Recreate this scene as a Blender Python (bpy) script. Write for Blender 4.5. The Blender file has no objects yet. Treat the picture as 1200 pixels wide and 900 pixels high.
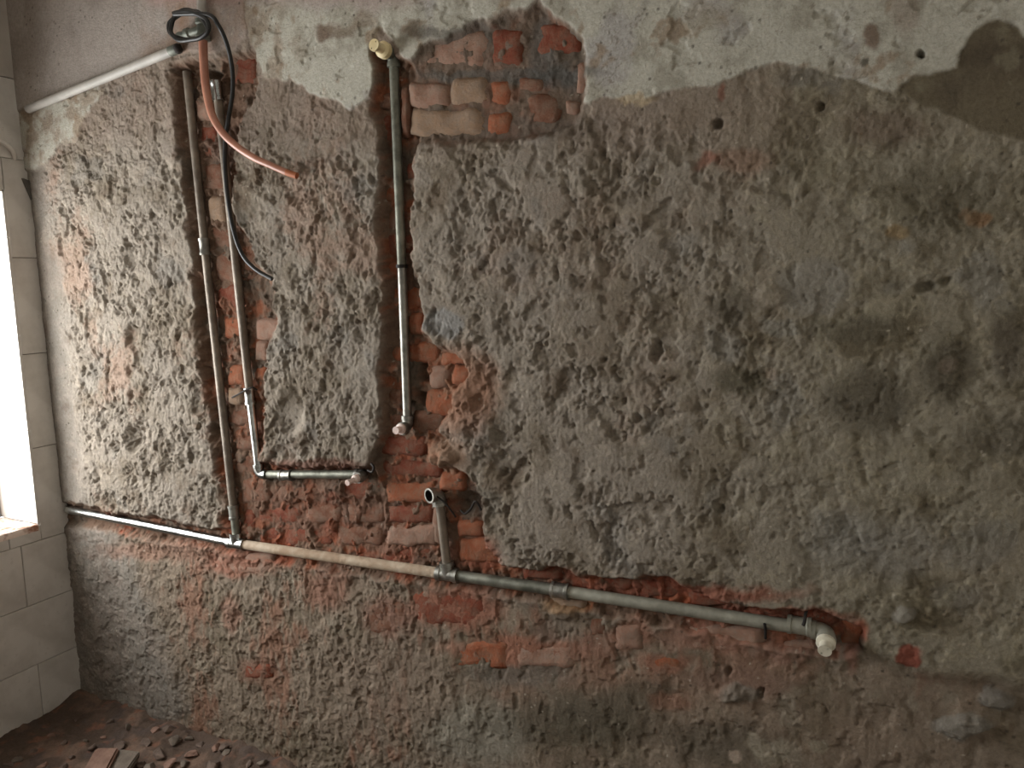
import bpy, bmesh, math, random
import numpy as np
from mathutils import Vector, Matrix

# ------------------------------------------------------------------ camera, sky, lights, exposure
SC = bpy.context.scene
COL = SC.collection
F_PX, YAW, PITCH, ROLL = 903.36, 0.465679, 0.132455, -0.023186
CAM = np.array([2.44756, -1.56317, 1.39255])
cyw, syw, cpt, spt = math.cos(YAW), math.sin(YAW), math.cos(PITCH), math.sin(PITCH)
FW = np.array([-syw * cpt, cyw * cpt, -spt])
RT = np.array([cyw, syw, 0.0])
UP = np.cross(RT, FW)
cr, sr = math.cos(ROLL), math.sin(ROLL)
RT, UP = cr * RT + sr * UP, -sr * RT + cr * UP
cam_data = bpy.data.cameras.new('camera')
cam_data.sensor_width = 36.0
cam_data.lens = F_PX / 1200.0 * 36.0
cam_data.clip_start = 0.02
cam = bpy.data.objects.new('camera', cam_data)
COL.objects.link(cam)
cam.matrix_world = Matrix(((RT[0], UP[0], -FW[0], CAM[0]), (RT[1], UP[1], -FW[1], CAM[1]),
                           (RT[2], UP[2], -FW[2], CAM[2]), (0, 0, 0, 1)))
SC.camera = cam

world = bpy.data.worlds.new('daylight')
SC.world = world
world.use_nodes = True
bg = world.node_tree.nodes['Background']
bg.inputs['Color'].default_value = (0.985, 1.0, 0.99, 1)
bg.inputs['Strength'].default_value = 7.6

WIN_Y0, WIN_Y1, WIN_Z0, WIN_Z1, WALL_T = -1.50, -0.10, 0.655, 1.705, 0.20
ROOM_X, ROOM_Y, ROOM_Z = 3.0, -3.0, 2.45


def portal(name, loc, rot, sx, sy):
    d = bpy.data.lights.new(name, 'AREA')
    d.shape = 'RECTANGLE'; d.size = sx; d.size_y = sy
    d.cycles.is_portal = True
    o = bpy.data.objects.new(name, d)
    o.location = loc; o.rotation_euler = rot
    COL.objects.link(o)


portal('window_left_offscreen', (-WALL_T - 0.01, (WIN_Y0 + WIN_Y1) / 2, (WIN_Z0 + WIN_Z1) / 2), (0, -math.pi / 2, 0),
       WIN_Z1 - WIN_Z0, WIN_Y1 - WIN_Y0)
vs = SC.view_settings
SC.display_settings.display_device = 'sRGB'
vs.view_transform = 'Standard'
vs.look = 'None'
vs.gamma = 1.0
vs.use_curve_mapping = False
vs.exposure = 0.92
SC.cycles.max_bounces = 12
SC.cycles.diffuse_bounces = 10

# ------------------------------------------------------------------ helpers
rnd = random.Random(11)


def ray(px, py):
    return FW + RT * ((px - 600) / F_PX) + UP * ((450 - py) / F_PX)


def on_wall(px, py, h=0.0):
    """photo pixel -> point on the back wall, h metres in front of it"""
    d = ray(px, py)
    return Vector(CAM + d * ((-h - CAM[1]) / d[1]))


def on_left(px, py, x=0.0):
    d = ray(px, py)
    return Vector(CAM + d * ((x - CAM[0]) / d[0]))


def on_floor(px, py, z=0.0):
    d = ray(px, py)
    return Vector(CAM + d * ((z - CAM[2]) / d[2]))


def lin(c):
    c = np.asarray(c, float) / 255.0
    return np.where(c <= 0.04045, c / 12.92, ((c + 0.055) / 1.055) ** 2.4)


def smooth(a, b, x):
    t = np.clip((x - a) / (b - a), 0, 1)
    return t * t * (3 - 2 * t)


def _hash(ix, iy, seed):
    h = (ix.astype(np.uint32) * np.uint32(374761393) + iy.astype(np.uint32) * np.uint32(668265263)
         + np.uint32(seed * 974634 % 4294967295))
    h = (h ^ (h >> np.uint32(13))) * np.uint32(1274126177)
    h = (h ^ (h >> np.uint32(15))) * np.uint32(2246822519)
    return h ^ (h >> np.uint32(16))


def perlin(x, y, seed=0):
    x0 = np.floor(x); y0 = np.floor(y)
    fx = (x - x0).astype(np.float32); fy = (y - y0).astype(np.float32)
    ix = x0.astype(np.int64); iy = y0.astype(np.int64)

    def g(dx, dy):
        a = _hash(ix + dx, iy + dy, seed).astype(np.float32) * np.float32(2 * math.pi / 4294967296.0)
        return np.cos(a) * (fx - dx) + np.sin(a) * (fy - dy)
    u = fx * fx * fx * (fx * (fx * 6 - 15) + 10)
    v = fy * fy * fy * (fy * (fy * 6 - 15) + 10)
    a = g(0, 0); b = g(1, 0); c = g(0, 1); d = g(1, 1)
    return 1.5 * (a + (b - a) * u + (c - a) * v + (a - b - c + d) * u * v)


def fbm(x, y, oct=4, seed=0, gain=0.5):
    s = 0; a = 1.0; t = 0
    for o in range(oct):
        s = s + a * perlin(x * 2 ** o + 17.3 * o, y * 2 ** o - 9.1 * o, seed + o)
        t += a; a *= gain
    return s / t


def worley(x, y, seed=0):
    x0 = np.floor(x).astype(np.int64); y0 = np.floor(y).astype(np.int64)
    best = np.full(x.shape, 9.0, np.float32)
    for dx in (-1, 0, 1):
        for dy in (-1, 0, 1):
            h = _hash(x0 + dx, y0 + dy, seed)
            jx = (h & np.uint32(65535)).astype(np.float32) / 65536
            jy = (h >> np.uint32(16)).astype(np.float32) / 65536
            d = (x0 + dx + jx - x) ** 2 + (y0 + dy + jy - y) ** 2
            best = np.minimum(best, d.astype(np.float32))
    return np.sqrt(best)


# --- materials
def new_mat(name):
    m = bpy.data.materials.new(name)
    m.use_nodes = True
    nt = m.node_tree
    return m, nt, nt.nodes['Principled BSDF']


def noise_node(nt, scale, detail=4, rough=0.6, coord='Object'):
    tc = nt.nodes.new('ShaderNodeTexCoord')
    n = nt.nodes.new('ShaderNodeTexNoise')
    n.inputs['Scale'].default_value = scale
    n.inputs['Detail'].default_value = detail
    n.inputs['Roughness'].default_value = rough
    nt.links.new(tc.outputs[coord], n.inputs['Vector'])
    return n


def ramp(nt, src, stops):
    r = nt.nodes.new('ShaderNodeValToRGB')
    els = r.color_ramp.elements
    while len(els) < len(stops):
        els.new(0.5)
    for e, (p, c) in zip(els, stops):
        e.position = p
        l = lin(c)
        e.color = (l[0], l[1], l[2], 1)
    nt.links.new(src, r.inputs['Fac'])
    return r


def bump(nt, bsdf, height, dist, strength=1.0):
    b = nt.nodes.new('ShaderNodeBump')
    b.inputs['Distance'].default_value = dist
    b.inputs['Strength'].default_value = strength
    nt.links.new(height, b.inputs['Height'])
    nt.links.new(b.outputs['Normal'], bsdf.inputs['Normal'])


def mix_rgb(nt, a, b, fac, mode='MIX'):
    m = nt.nodes.new('ShaderNodeMix')
    m.data_type = 'RGBA'
    m.blend_type = mode
    for sock, v in ((m.inputs[6], a), (m.inputs[7], b), (m.inputs[0], fac)):
        if isinstance(v, (int, float)):
            sock.default_value = v
        elif isinstance(v, (tuple, list)):
            l = lin(v); sock.default_value = (l[0], l[1], l[2], 1)
        else:
            nt.links.new(v, sock)
    return m.outputs[2]


def noisy_mat(name, c0, c1, scale, rough=0.6, metal=0.0, bump_d=0.0, bscale=None, lo=0.35, hi=0.65, spec=0.3):
    m, nt, b = new_mat(name)
    n = noise_node(nt, scale)
    r = ramp(nt, n.outputs['Fac'], [(lo, c0), (hi, c1)])
    nt.links.new(r.outputs['Color'], b.inputs['Base Color'])
    b.inputs['Roughness'].default_value = rough
    b.inputs['Metallic'].default_value = metal
    b.inputs['Specular IOR Level'].default_value = spec
    if bump_d:
        n2 = noise_node(nt, bscale or scale * 3, 5)
        bump(nt, b, n2.outputs['Fac'], bump_d)
    return m


def wall_mat(name, rough=0.95):
    m, nt, b = new_mat(name)
    at = nt.nodes.new('ShaderNodeAttribute')
    at.attribute_name = 'tint'
    n = noise_node(nt, 130, 6, 0.7)
    r = ramp(nt, n.outputs['Fac'], [(0.3, (196, 194, 190)), (0.5, (230, 230, 230)), (0.72, (255, 255, 255))])
    c = mix_rgb(nt, at.outputs['Color'], r.outputs['Color'], 0.75, 'MULTIPLY')
    nt.links.new(c, b.inputs['Base Color'])
    b.inputs['Roughness'].default_value = rough
    b.inputs['Specular IOR Level'].default_value = 0.15
    n2 = noise_node(nt, 170, 6, 0.7)
    bump(nt, b, n2.outputs['Fac'], 0.004, 0.9)
    return m


def brick_mat(name, c0, c1, dust):
    m, nt, b = new_mat(name)
    n = noise_node(nt, 28, 5)
    r = ramp(nt, n.outputs['Fac'], [(0.3, c0), (0.7, c1)])
    n3 = noise_node(nt, 45, 6, 0.7)
    f = ramp(nt, n3.outputs['Fac'], [(0.42, (10, 10, 10)), (0.64, (220, 220, 220))])
    c = mix_rgb(nt, r.outputs['Color'], dust, f.outputs['Color'])
    nt.links.new(c, b.inputs['Base Color'])
    b.inputs['Roughness'].default_value = 0.95
    b.inputs['Specular IOR Level'].default_value = 0.12
    n2 = noise_node(nt, 120, 6, 0.75)
    bump(nt, b, n2.outputs['Fac'], 0.006, 1.0)
    return m


M = {}
M['wall'] = wall_mat('hacked_plaster')
M['dirt'] = wall_mat('floor_dirt')
M['r'] = brick_mat('brick_red', (114, 60, 46), (136, 79, 60), (122, 97, 82))
M['o'] = brick_mat('brick_orange', (138, 80, 56), (160, 98, 72), (138, 108, 88))
M['p'] = brick_mat('brick_dusty_pink', (142, 108, 92), (160, 126, 108), (146, 128, 114))
M['b'] = brick_mat('brick_brown', (112, 76, 60), (132, 94, 76), (128, 108, 94))
M['t'] = brick_mat('brick_tan', (144, 118, 96), (158, 132, 110), (142, 126, 112))
M['tile'] = noisy_mat('glazed_tile', (182, 176, 168), (206, 201, 194), 9, rough=0.42, lo=0.3, hi=0.6, spec=0.4)
for key in ('tile',):
    nt_ = M[key].node_tree
    b_ = nt_.nodes['Principled BSDF']
    src = b_.inputs['Base Color'].links[0].from_socket
    g_ = noise_node(nt_, 38, 5, 0.65)
    f_ = ramp(nt_, g_.outputs['Fac'], [(0.62, (0, 0, 0)), (0.74, (150, 150, 150))])
    nt_.links.new(mix_rgb(nt_, src, (110, 98, 84), f_.outputs['Color']), b_.inputs['Base Color'])
M['grout'] = noisy_mat('grout', (96, 90, 82), (128, 120, 110), 30, rough=0.9)
M['plaster'] = noisy_mat('plain_plaster', (208, 204, 196), (224, 220, 212), 5, rough=0.9, bump_d=0.003, bscale=40)
M['band'] = noisy_mat('old_grey_plaster', (168, 160, 150), (186, 178, 168), 5, rough=0.9, bump_d=0.003, bscale=40)
M['sill'] = noisy_mat('dusty_sill', (150, 108, 88), (226, 208, 196), 16, rough=0.9, bump_d=0.004, bscale=60, lo=0.36, hi=0.5)
M['frame'] = noisy_mat('grey_painted_frame', (120, 122, 122), (150, 150, 148), 12, rough=0.5)
M['chrome'] = noisy_mat('shiny_galvanised', (150, 152, 150), (196, 198, 196), 25, rough=0.24, metal=1.0, bump_d=0.0006, bscale=90)
M['galv'] = noisy_mat('dull_galvanised', (112, 110, 104), (160, 158, 150), 22, rough=0.42, metal=0.85, bump_d=0.001, bscale=80)
M['dusty'] = noisy_mat('mortar_dusted_pipe', (150, 128, 106), (182, 166, 146), 20, rough=0.85, bump_d=0.003, bscale=70)
M['darkgalv'] = noisy_mat('greenish_dark_pipe', (96, 96, 86), (140, 140, 128), 24, rough=0.5, metal=0.6, bump_d=0.001, bscale=90)
M['dull'] = noisy_mat('weathered_pipe', (100, 90, 80), (136, 125, 112), 18, rough=0.5, metal=0.35, bump_d=0.002, bscale=70)
M['pale'] = noisy_mat('pale_weathered_galvanised', (124, 122, 110), (158, 156, 143), 16, rough=0.5, metal=0.25, bump_d=0.0015, bscale=80)
M['fit'] = noisy_mat('cast_fitting', (120, 118, 110), (168, 166, 158), 40, rough=0.38, metal=0.85, bump_d=0.001, bscale=120)
M['plug_cream'] = noisy_mat('cream_plug', (206, 186, 140), (224, 208, 168), 30, rough=0.5)
M['plug_pink'] = noisy_mat('pale_pink_plug', (208, 182, 172), (232, 214, 206), 30, rough=0.4)
M['plug_white'] = noisy_mat('off_white_plug', (196, 190, 170), (220, 214, 198), 30, rough=0.5)
M['black'] = noisy_mat('black_rubber', (22, 21, 20), (40, 38, 36), 40, rough=0.45, spec=0.4)
M['wire'] = noisy_mat('rusty_black_wire', (26, 22, 20), (46, 38, 33), 40, rough=0.7)
M['hose'] = noisy_mat('pink_orange_hose', (158, 104, 84), (178, 124, 102), 18, rough=0.35, spec=0.5)
M['hose_end'] = noisy_mat('rust_orange_hose_end', (150, 86, 54), (170, 104, 70), 30, rough=0.6)
M['pvc'] = noisy_mat('white_pvc', (160, 155, 148), (184, 179, 172), 14, rough=0.5)
M['valve'] = noisy_mat('grey_green_valve', (96, 100, 92), (126, 128, 118), 40, rough=0.5, metal=0.3)
M['rub_b'] = noisy_mat('rubble_brown', (88, 74, 66), (112, 96, 86), 30, rough=0.95, bump_d=0.006, bscale=70)
M['rub_p'] = noisy_mat('rubble_pinkish', (116, 90, 78), (138, 110, 96), 30, rough=0.95, bump_d=0.005, bscale=70)
M['rub_g'] = noisy_mat('rubble_grey', (94, 84, 75), (114, 103, 92), 30, rough=0.95, bump_d=0.005, bscale=70)
M['cement'] = noisy_mat('grey_cement_patch', (84, 80, 74), (102, 97, 91), 14, rough=0.95, bump_d=0.003, bscale=60)


# --- mesh builders
def mesh_obj(name, verts, faces, mat, parent=None, smooth_=True, origin=None):
    me = bpy.data.meshes.new(name)
    verts = [Vector(v) for v in verts]
    o = bpy.data.objects.new(name, me)
    if origin is not None:
        og = Vector(origin)
        verts = [v - og for v in verts]
        o.location = og
    me.from_pydata([tuple(v) for v in verts], [], faces)
    me.materials.append(mat)
    if smooth_:
        me.polygons.foreach_set('use_smooth', [True] * len(me.polygons))
    me.update()
    COL.objects.link(o)
    if parent is not None:
        o.parent = parent
        if origin is not None:
            o.location = Vector(origin) - parent.location
    return o


class MB:
    def __init__(s):
        s.v = []; s.f = []

    def box(s, a, b):
        i = len(s.v)
        x0, y0, z0 = a; x1, y1, z1 = b
        s.v += [(x0, y0, z0), (x1, y0, z0), (x1, y1, z0), (x0, y1, z0), (x0, y0, z1), (x1, y0, z1), (x1, y1, z1), (x0, y1, z1)]
        s.f += [tuple(i + k for k in q) for q in ((3, 2, 1, 0), (4, 5, 6, 7), (0, 1, 5, 4), (1, 2, 6, 5), (2, 3, 7, 6), (3, 0, 4, 7))]
        return s

    def sweep(s, pts, radii, seg=14, cap=True):
        pts = [Vector(p) for p in pts]
        n = len(pts)
        if isinstance(radii, (int, float)):
            radii = [radii] * n
        i0 = len(s.v)
        t = (pts[1] - pts[0]).normalized()
        a = t.orthogonal().normalized()
        for k in range(n):
            if k == 0: tk = (pts[1] - pts[0])
            elif k == n - 1: tk = (pts[-1] - pts[-2])
            else:
                tk = (pts[k + 1] - pts[k - 1])
            if tk.length < 1e-7: tk = t
            tk = tk.normalized()
            a = (a - tk * a.dot(tk)).normalized()
            b = tk.cross(a)
            t = tk
            for j in range(seg):
                an = 2 * math.pi * j / seg
                s.v.append(tuple(pts[k] + (a * math.cos(an) + b * math.sin(an)) * radii[k]))
        for k in range(n - 1):
            for j in range(seg):
                j2 = (j + 1) % seg
                s.f.append((i0 + k * seg + j, i0 + k * seg + j2, i0 + (k + 1) * seg + j2, i0 + (k + 1) * seg + j))
        if cap:
            s.f.append(tuple(i0 + j for j in reversed(range(seg))))
            s.f.append(tuple(i0 + (n - 1) * seg + j for j in range(seg)))
        return s

    def lathe(s, a, b, profile, seg=16):
        """profile: (fraction along a->b, radius)"""
        a = Vector(a); b = Vector(b)
        return s.sweep([a + (b - a) * (t + 1e-4 * i) for i, (t, r) in enumerate(profile)], [r for t, r in profile], seg)

    def build(s, name, mat, parent=None, smooth_=True):
        o = mesh_obj(name, s.v, s.f, mat, None, smooth_)
        if smooth_:
            try:
                o.data.set_sharp_from_angle(angle=math.radians(40))
            except Exception:
                pass
        if parent is not None:
            o.parent = parent
            o.matrix_parent_inverse = parent.matrix_world.inverted() if False else Matrix.Translation(-parent.location)
        return o


def tag(o, label, cat, group=None):
    o['label'] = label; o['category'] = cat
    if group: o['group'] = group
    return o


def struct(o):
    o['kind'] = 'structure'
    return o


def thing(name, loc, label, cat, group=None):
    o = bpy.data.objects.new(name, None)
    o.location = loc
    o.empty_display_size = 0.05
    COL.objects.link(o)
    return tag(o, label, cat, group)


def spline(pts, n=8):
    """Catmull-Rom through the points"""
    pts = [Vector(p) for p in pts]
    P = [pts[0] * 2 - pts[1]] + pts + [pts[-1] * 2 - pts[-2]]
    out = []
    for i in range(1, len(P) - 2):
        p0, p1, p2, p3 = P[i - 1:i + 3]
        for k in range(n):
            t = k / n
            out.append(0.5 * ((2 * p1) + (p2 - p0) * t + (2 * p0 - 5 * p1 + 4 * p2 - p3) * t * t + (3 * p1 - p0 - 3 * p2 + p3) * t ** 3))
    out.append(pts[-1])
    return out


# ------------------------------------------------------------------ the hacked back wall: relief and colour
STEP = 0.0027
xs = np.arange(-0.012, ROOM_X + 0.012, STEP)
zs = np.arange(-0.06, ROOM_Z + 0.01, STEP)
GX, GZ = np.meshgrid(xs, zs)
GX = GX.astype(np.float64); GZ = GZ.astype(np.float64)


def to_px(X, Y, Z):
    dx, dy, dz = X - CAM[0], Y - CAM[1], Z - CAM[2]
    d = dx * FW[0] + dy * FW[1] + dz * FW[2]
    u = 600 + F_PX * (dx * RT[0] + dy * RT[1] + dz * RT[2]) / d
    v = 450 - F_PX * (dx * UP[0] + dy * UP[1] + dz * UP[2]) / d
    return u, v


PX, PY = to_px(GX, -0.015, GZ)
# ragged outlines: the outline coordinates are warped by wall noise
wn1 = fbm(GX * 14, GZ * 14, 4, 3, 0.6); wn2 = fbm(GX * 14, GZ * 14, 4, 31, 0.6)
WX = PX + 9 * wn1; WY = PY + 9 * wn2
G0X, G0Y, GS = -160.0, -260.0, 3.0
sgx, sgy = np.meshgrid(np.arange(G0X, 1700, GS), np.arange(G0Y, 1260, GS))


def sdf(poly):
    """signed distance (negative inside) to an outline given in photo pixels, on a coarse lattice"""
    p = np.array(poly, float)
    d2 = np.full(sgx.shape, 1e12)
    ins = np.zeros(sgx.shape, bool)
    n = len(p)
    for i in range(n):
        a = p[i]; b = p[(i + 1) % n]
        e = b - a
        t = np.clip(((sgx - a[0]) * e[0] + (sgy - a[1]) * e[1]) / (e @ e), 0, 1)
        d2 = np.minimum(d2, (sgx - a[0] - t * e[0]) ** 2 + (sgy - a[1] - t * e[1]) ** 2)
        c = (a[1] > sgy) != (b[1] > sgy)
        with np.errstate(divide='ignore', invalid='ignore'):
            xi = a[0] + (sgy - a[1]) * e[0] / (e[1] if e[1] != 0 else 1e-9)
        ins ^= c & (sgx < xi)
    d = np.sqrt(d2)
    return np.where(ins, -d, d)


def sample(S, X=None, Y=None):
    X = WX if X is None else X; Y = WY if Y is None else Y
    fx = np.clip((X - G0X) / GS, 0, S.shape[1] - 1.001); fy = np.clip((Y - G0Y) / GS, 0, S.shape[0] - 1.001)
    ix = fx.astype(int); iy = fy.astype(int)
    fx = fx - ix; fy = fy - iy
    return (S[iy, ix] * (1 - fx) + S[iy, ix + 1] * fx) * (1 - fy) + (S[iy + 1, ix] * (1 - fx) + S[iy + 1, ix + 1] * fx) * fy


WHITE = [(292, -250), (294, 20), (298, 45), (305, 75), (318, 92), (345, 95), (372, 112), (398, 118), (418, 130), (432, 122), (440, 118),
         (438, 70), (448, 52), (453, 32), (465, 50), (476, 69), (488, 70), (505, 52), (545, 35), (590, 20), (620, 12), (632, 2), (645, 14),
         (668, 28), (682, 45), (690, 65), (688, 90), (682, 118), (695, 122), (712, 116), (745, 123), (775, 115), (800, 105),
         (850, 95), (880, 84), (912, 75), (950, 86), (1000, 98), (1048, 110), (1056, 98), (1085, 90), (1122, 82), (1124, 60), (1140, 40),
         (1165, 24), (1185, 30), (1200, 45), (1260, 60), (1600, 60), (1600, -250)]
GREYTOP = [(-150, -250), (292, -250), (294, 20), (296, 45), (285, 60), (205, 66), (120, 94), (30, 130), (-150, 190)]
WHITE2 = [(20, 138), (125, 100), (118, 120), (98, 155), (72, 178), (50, 200), (20, 205)]
SMOOTHC = [(1056, 98), (1122, 82), (1124, 60), (1140, 40), (1165, 24), (1200, 45), (1600, 60), (1600, 200), (1260, 178), (1200, 166),
           (1165, 163), (1120, 142), (1100, 130), (1055, 112)]
CHASE1 = [(203, 76), (300, 62), (306, 100), (284, 150), (276, 240), (296, 290), (318, 330), (326, 380), (312, 440), (314, 500), (304, 540),
          (330, 552), (330, 645), (272, 640), (262, 600), (250, 500), (236, 440), (230, 300), (214, 180)]
CHASE2 = [(296, 540), (360, 548), (440, 545), (450, 575), (460, 680), (285, 655)]
CHASE3 = [(440, 60), (485, 70), (492, 160), (488, 200), (484, 260), (486, 310), (496, 335), (497, 390), (512, 405), (540, 414),
          (550, 434), (536, 462), (524, 490), (518, 505), (530, 520), (520, 545), (548, 552), (565, 580), (568, 605), (572, 640),
          (590, 660), (640, 664), (660, 664), (680, 672), (780, 676), (830, 698), (900, 712), (960, 714), (1012, 736), (1012, 765),
          (985, 775), (930, 762), (800, 738), (640, 707), (520, 688), (275, 648), (60, 612), (60, 585), (270, 620), (285, 635),
          (450, 650), (440, 540), (448, 505), (448, 440), (453, 400), (448, 260), (450, 190), (440, 130)]
TOPBRICK = [(470, 78), (488, 72), (505, 54), (550, 38), (600, 22), (632, 8), (668, 31), (682, 48), (689, 66), (690, 112), (676, 142), (652, 160),
            (600, 168), (540, 168), (480, 166)]
LOWER = [(60, 612), (275, 648), (520, 688), (640, 707), (800, 738), (930, 762), (985, 775), (1012, 765), (1090, 790), (1200, 800), (1600, 830),
         (1600, 1250), (-150, 1250), (-150, 600)]
CORNER = [(-150, 190), (58, 200), (62, 280), (80, 340), (92, 480), (104, 600), (150, 640), (180, 720), (220, 830), (-150, 1250)]

sW, sG, sW2, sSC = [sample(sdf(q)) for q in (WHITE, GREYTOP, WHITE2, SMOOTHC)]
ex_coarse = np.minimum(np.minimum(sdf(CHASE1), sdf(CHASE2)), sdf(CHASE3))
sEx = sample(ex_coarse); sTB = sample(sdf(TOPBRICK))
sLo = sample(sdf(LOWER)); sCo = sample(sdf(CORNER), PX + 14 * wn1, PY + 14 * wn2)

# rough hacked render
ux = GX + 0.012 * wn1; uz = GZ + 0.012 * wn2
big = fbm(GX * 6, GZ * 6, 3, 5)
lump = 1 - worley(ux * 30, uz * 26, 7) ** 1.2
lump2 = 1 - worley(ux * 62 + 3, uz * 46, 8)
hack = perlin(ux * 52, uz * 27, 9)
mid = fbm(ux * 34, uz * 30, 4, 12, 0.6)
fine = fbm(GX * 120, GZ * 105, 3, 15, 0.65)
pitn = fbm(ux * 17, uz * 15, 4, 21, 0.6)
left_zone = 1 - smooth(380, 640, PX)                        # denser hack marks near the window
right_zone = smooth(720, 1000, PX)
n_up = fbm(GX * 8, GZ * 8, 3, 48)
crumb = smooth(-0.12, 0.22, fbm(GX * 7 + 11, GZ * 7, 3, 41)) * 0.75 + 0.25
crumb = crumb * (0.75 - 0.3 * right_zone)
crumb = np.maximum(crumb, left_zone * 0.72)
flatm = smooth(0.02, 0.16, fbm(ux * 6.5 + 21, uz * 6.5, 4, 47, 0.55)) * (0.9 - 0.22 * left_zone)   # large flat remains

ridge = 1 - np.abs(perlin(ux * 26 + 2, uz * 24, 43)) * 2.2
p1 = smooth(0.03, 0.17, pitn)
p2 = smooth(0.04, 0.18, fbm(ux * 36 + 3, uz * 27, 4, 44, 0.6))
p3 = smooth(0.04, 0.22, fbm(ux * 78, uz * 54, 3, 45, 0.6))
raw = 0.013 * big + 0.010 * (lump - 0.45) + 0.008 * mid
raw = raw + crumb * (0.009 * (lump2 - 0.4) + 0.0045 * ridge + 0.006 * hack * left_zone + 0.004 * fine)
plate = fbm(GX * 9, GZ * 9, 3, 40)                          # flat remains of the old float coat
top = 0.003 + 0.007 * plate
raw = np.where(raw > top, top + (raw - top) * 0.25, raw)
raw = raw - 0.015 * p1 * (1 - 0.45 * right_zone) - (0.2 + 0.8 * crumb) * 0.009 * p2 - crumb * 0.006 * p3
raw = raw * (1 - flatm) + flatm * (0.004 + 0.35 * 0.013 * big - 0.010 * smooth(0.2, 0.3, pitn) + 0.0012 * mid)
upz = (1 - smooth(135, 205, PY + 26 * n_up)) * (1 - 0.5 * smooth(900, 1050, PX))
raw = raw * (1 - 0.5 * upz)
rough_h = 0.031 + raw * (0.52 - 0.12 * right_zone) + 0.0018 * fine
# smoother zones
white_h = 0.034 + 0.0022 * fbm(GX * 8, GZ * 8, 3, 50) + 0.0006 * fine
chip = smooth(0.22, 0.30, fbm(ux * 11, uz * 14, 4, 52, 0.55))
white_h = white_h - 0.0035 * chip
grey_h = 0.035 + 0.0015 * fbm(GX * 4, GZ * 4, 2, 55)
smoothc_h = 0.031 + 0.002 * big + 0.0008 * fine
corner_h = 0.022 + 0.006 * big + (0.0025 + 0.003 * smooth(560, 680, PY)) * mid - 0.004 * smooth(560, 680, PY) * p1 + 0.001 * fine
streak = fbm(ux * 42, uz * 12, 4, 60, 0.6)
low_h = 0.014 + 0.009 * big + 0.004 * streak + 0.004 * mid * (0.4 + left_zone) - 0.005 * p1 - 0.004 * p2 * (0.15 + left_zone) + 0.0045 * left_zone * (lump2 - .4) + 0.002 * ridge * (0.15 + left_zone) + 0.001 * fine
low_h = low_h + (0.014 + 0.009 * big + 0.002 * mid - low_h) * 0.6 * flatm
ex_h = -0.003 + 0.009 * mid + 0.004 * big + 0.009 * smooth(0.05, 0.3, pitn) + 0.003 * (lump2 - .4) + 0.001 * fine


def blend(a, b, s, w):
    k = smooth(-w, w, s)                                    # 0 inside, 1 outside
    return b * (1 - k) + a * k


H = rough_h
H = blend(H, 0.014 + (low_h - 0.014) * 0.75, sLo, 14)
H = blend(H, corner_h, sCo, 10)
H = blend(H, smoothc_h, sSC, 3)
H = blend(H, white_h, sW, 2)
H = blend(H, white_h - 0.002, sW2, 2)
H = blend(H, grey_h, sG, 2)
below = smooth(-6, 10, sLo)                                 # chase has no lower lip under the long pipe
H = blend(H, 0.0142 + 0.5 * ex_h, sTB + 1, 5)
H = blend(H, ex_h, sEx + 2, 4.5)


def dent(px, py, rx, ry, depth, sharp=0.5):
    global H
    q = np.sqrt(((WX - px) / rx) ** 2 + ((WY - py) / ry) ** 2)
    H = H - depth * (1 - smooth(sharp, 1.15, q))


for a in ((163, 513, 11, 17, .024), (160, 393, 10, 14, .018), (140, 521, 6, 8, .018), (494, 438, 8, 10, .03), (490, 470, 8, 8, .026),
          (772, 410, 6, 16, .02), (843, 147, 8, 8, .02), (212, 84, 12, 5, .03), (245, 86, 8, 5, .03), (262, 100, 6, 12, .02), (845, 595, 5, 6, .015), (160, 300, 10, 18, .014), (185, 520, 6, 8, -.010),
          (190, 545, 9, 10, -.012), (330, 345, 12, 16, .012), (345, 480, 16, 30, .016), (335, 530, 20, 12, .012), (600, 545, 24, 20, .015),
          (975, 75, 3, 3, .004), (1078, 68, 5, 5, .03), (963, 124, 6, 6, .012), (1062, 716, 10, 8, -.02), (1133, 850, 34, 11, -.02),
          (1168, 819, 24, 10, -.018), (858, 815, 20, 10, -.012), (852, 786, 5, 6, .012), (892, 812, 5, 10, .012), (516, 532, 20, 15, -.026),
          (548, 592, 20, 12, .02), (385, 575, 20, 10, -.008), (660, 720, 14, 10, -.012), (905, 345, 16, 12, -.006),
          (1085, 335, 14, 7, .014), (1105, 330, 9, 6, .012), (560, 500, 30, 30, -.012), (545, 470, 20, 14, -.010)):
    dent(*a)

# ---- colour of the wall's own materials
def c3(c):
    return lin(c)[None, None, :]


def mixc(A, c, k):
    k = np.clip(k, 0, 1)[..., None]
    return A * (1 - k) + (c3(c) if isinstance(c, tuple) else c) * k


n1 = fbm(GX * 5 + 4, GZ * 5, 4, 70, 0.6); n2 = fbm(GX * 13, GZ * 13, 4, 75, 0.6); n3 = fbm(GX * 40, GZ * 40, 4, 80, 0.65)
n4 = fbm(GX * 3 + 9, GZ * 3, 3, 85, 0.55); n5 = fbm(GX * 9 + 2, GZ * 9 + 7, 4, 90, 0.6)
C = np.broadcast_to(c3((148, 138, 126)), GX.shape + (3,)).copy()
C = mixc(C, (126, 114, 99), smooth(-0.05, 0.35, n1) * 0.8)
C = mixc(C, (166, 155, 141), smooth(0.05, 0.4, n2) * 0.7)
C = mixc(C, (114, 99, 84), smooth(0.12, 0.45, n5) * 0.65)
C = mixc(C, (152, 128, 112), smooth(0.1, 0.4, n4 + 0.3 * n3) * 0.5 * (0.5 + left_zone))
C = mixc(C, (144, 127, 114), upz * (0.62 + 0.3 * n2))
oli = smooth(700, 1050, PX)
C = mixc(C, (142, 136, 115), oli * 0.5)
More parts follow.
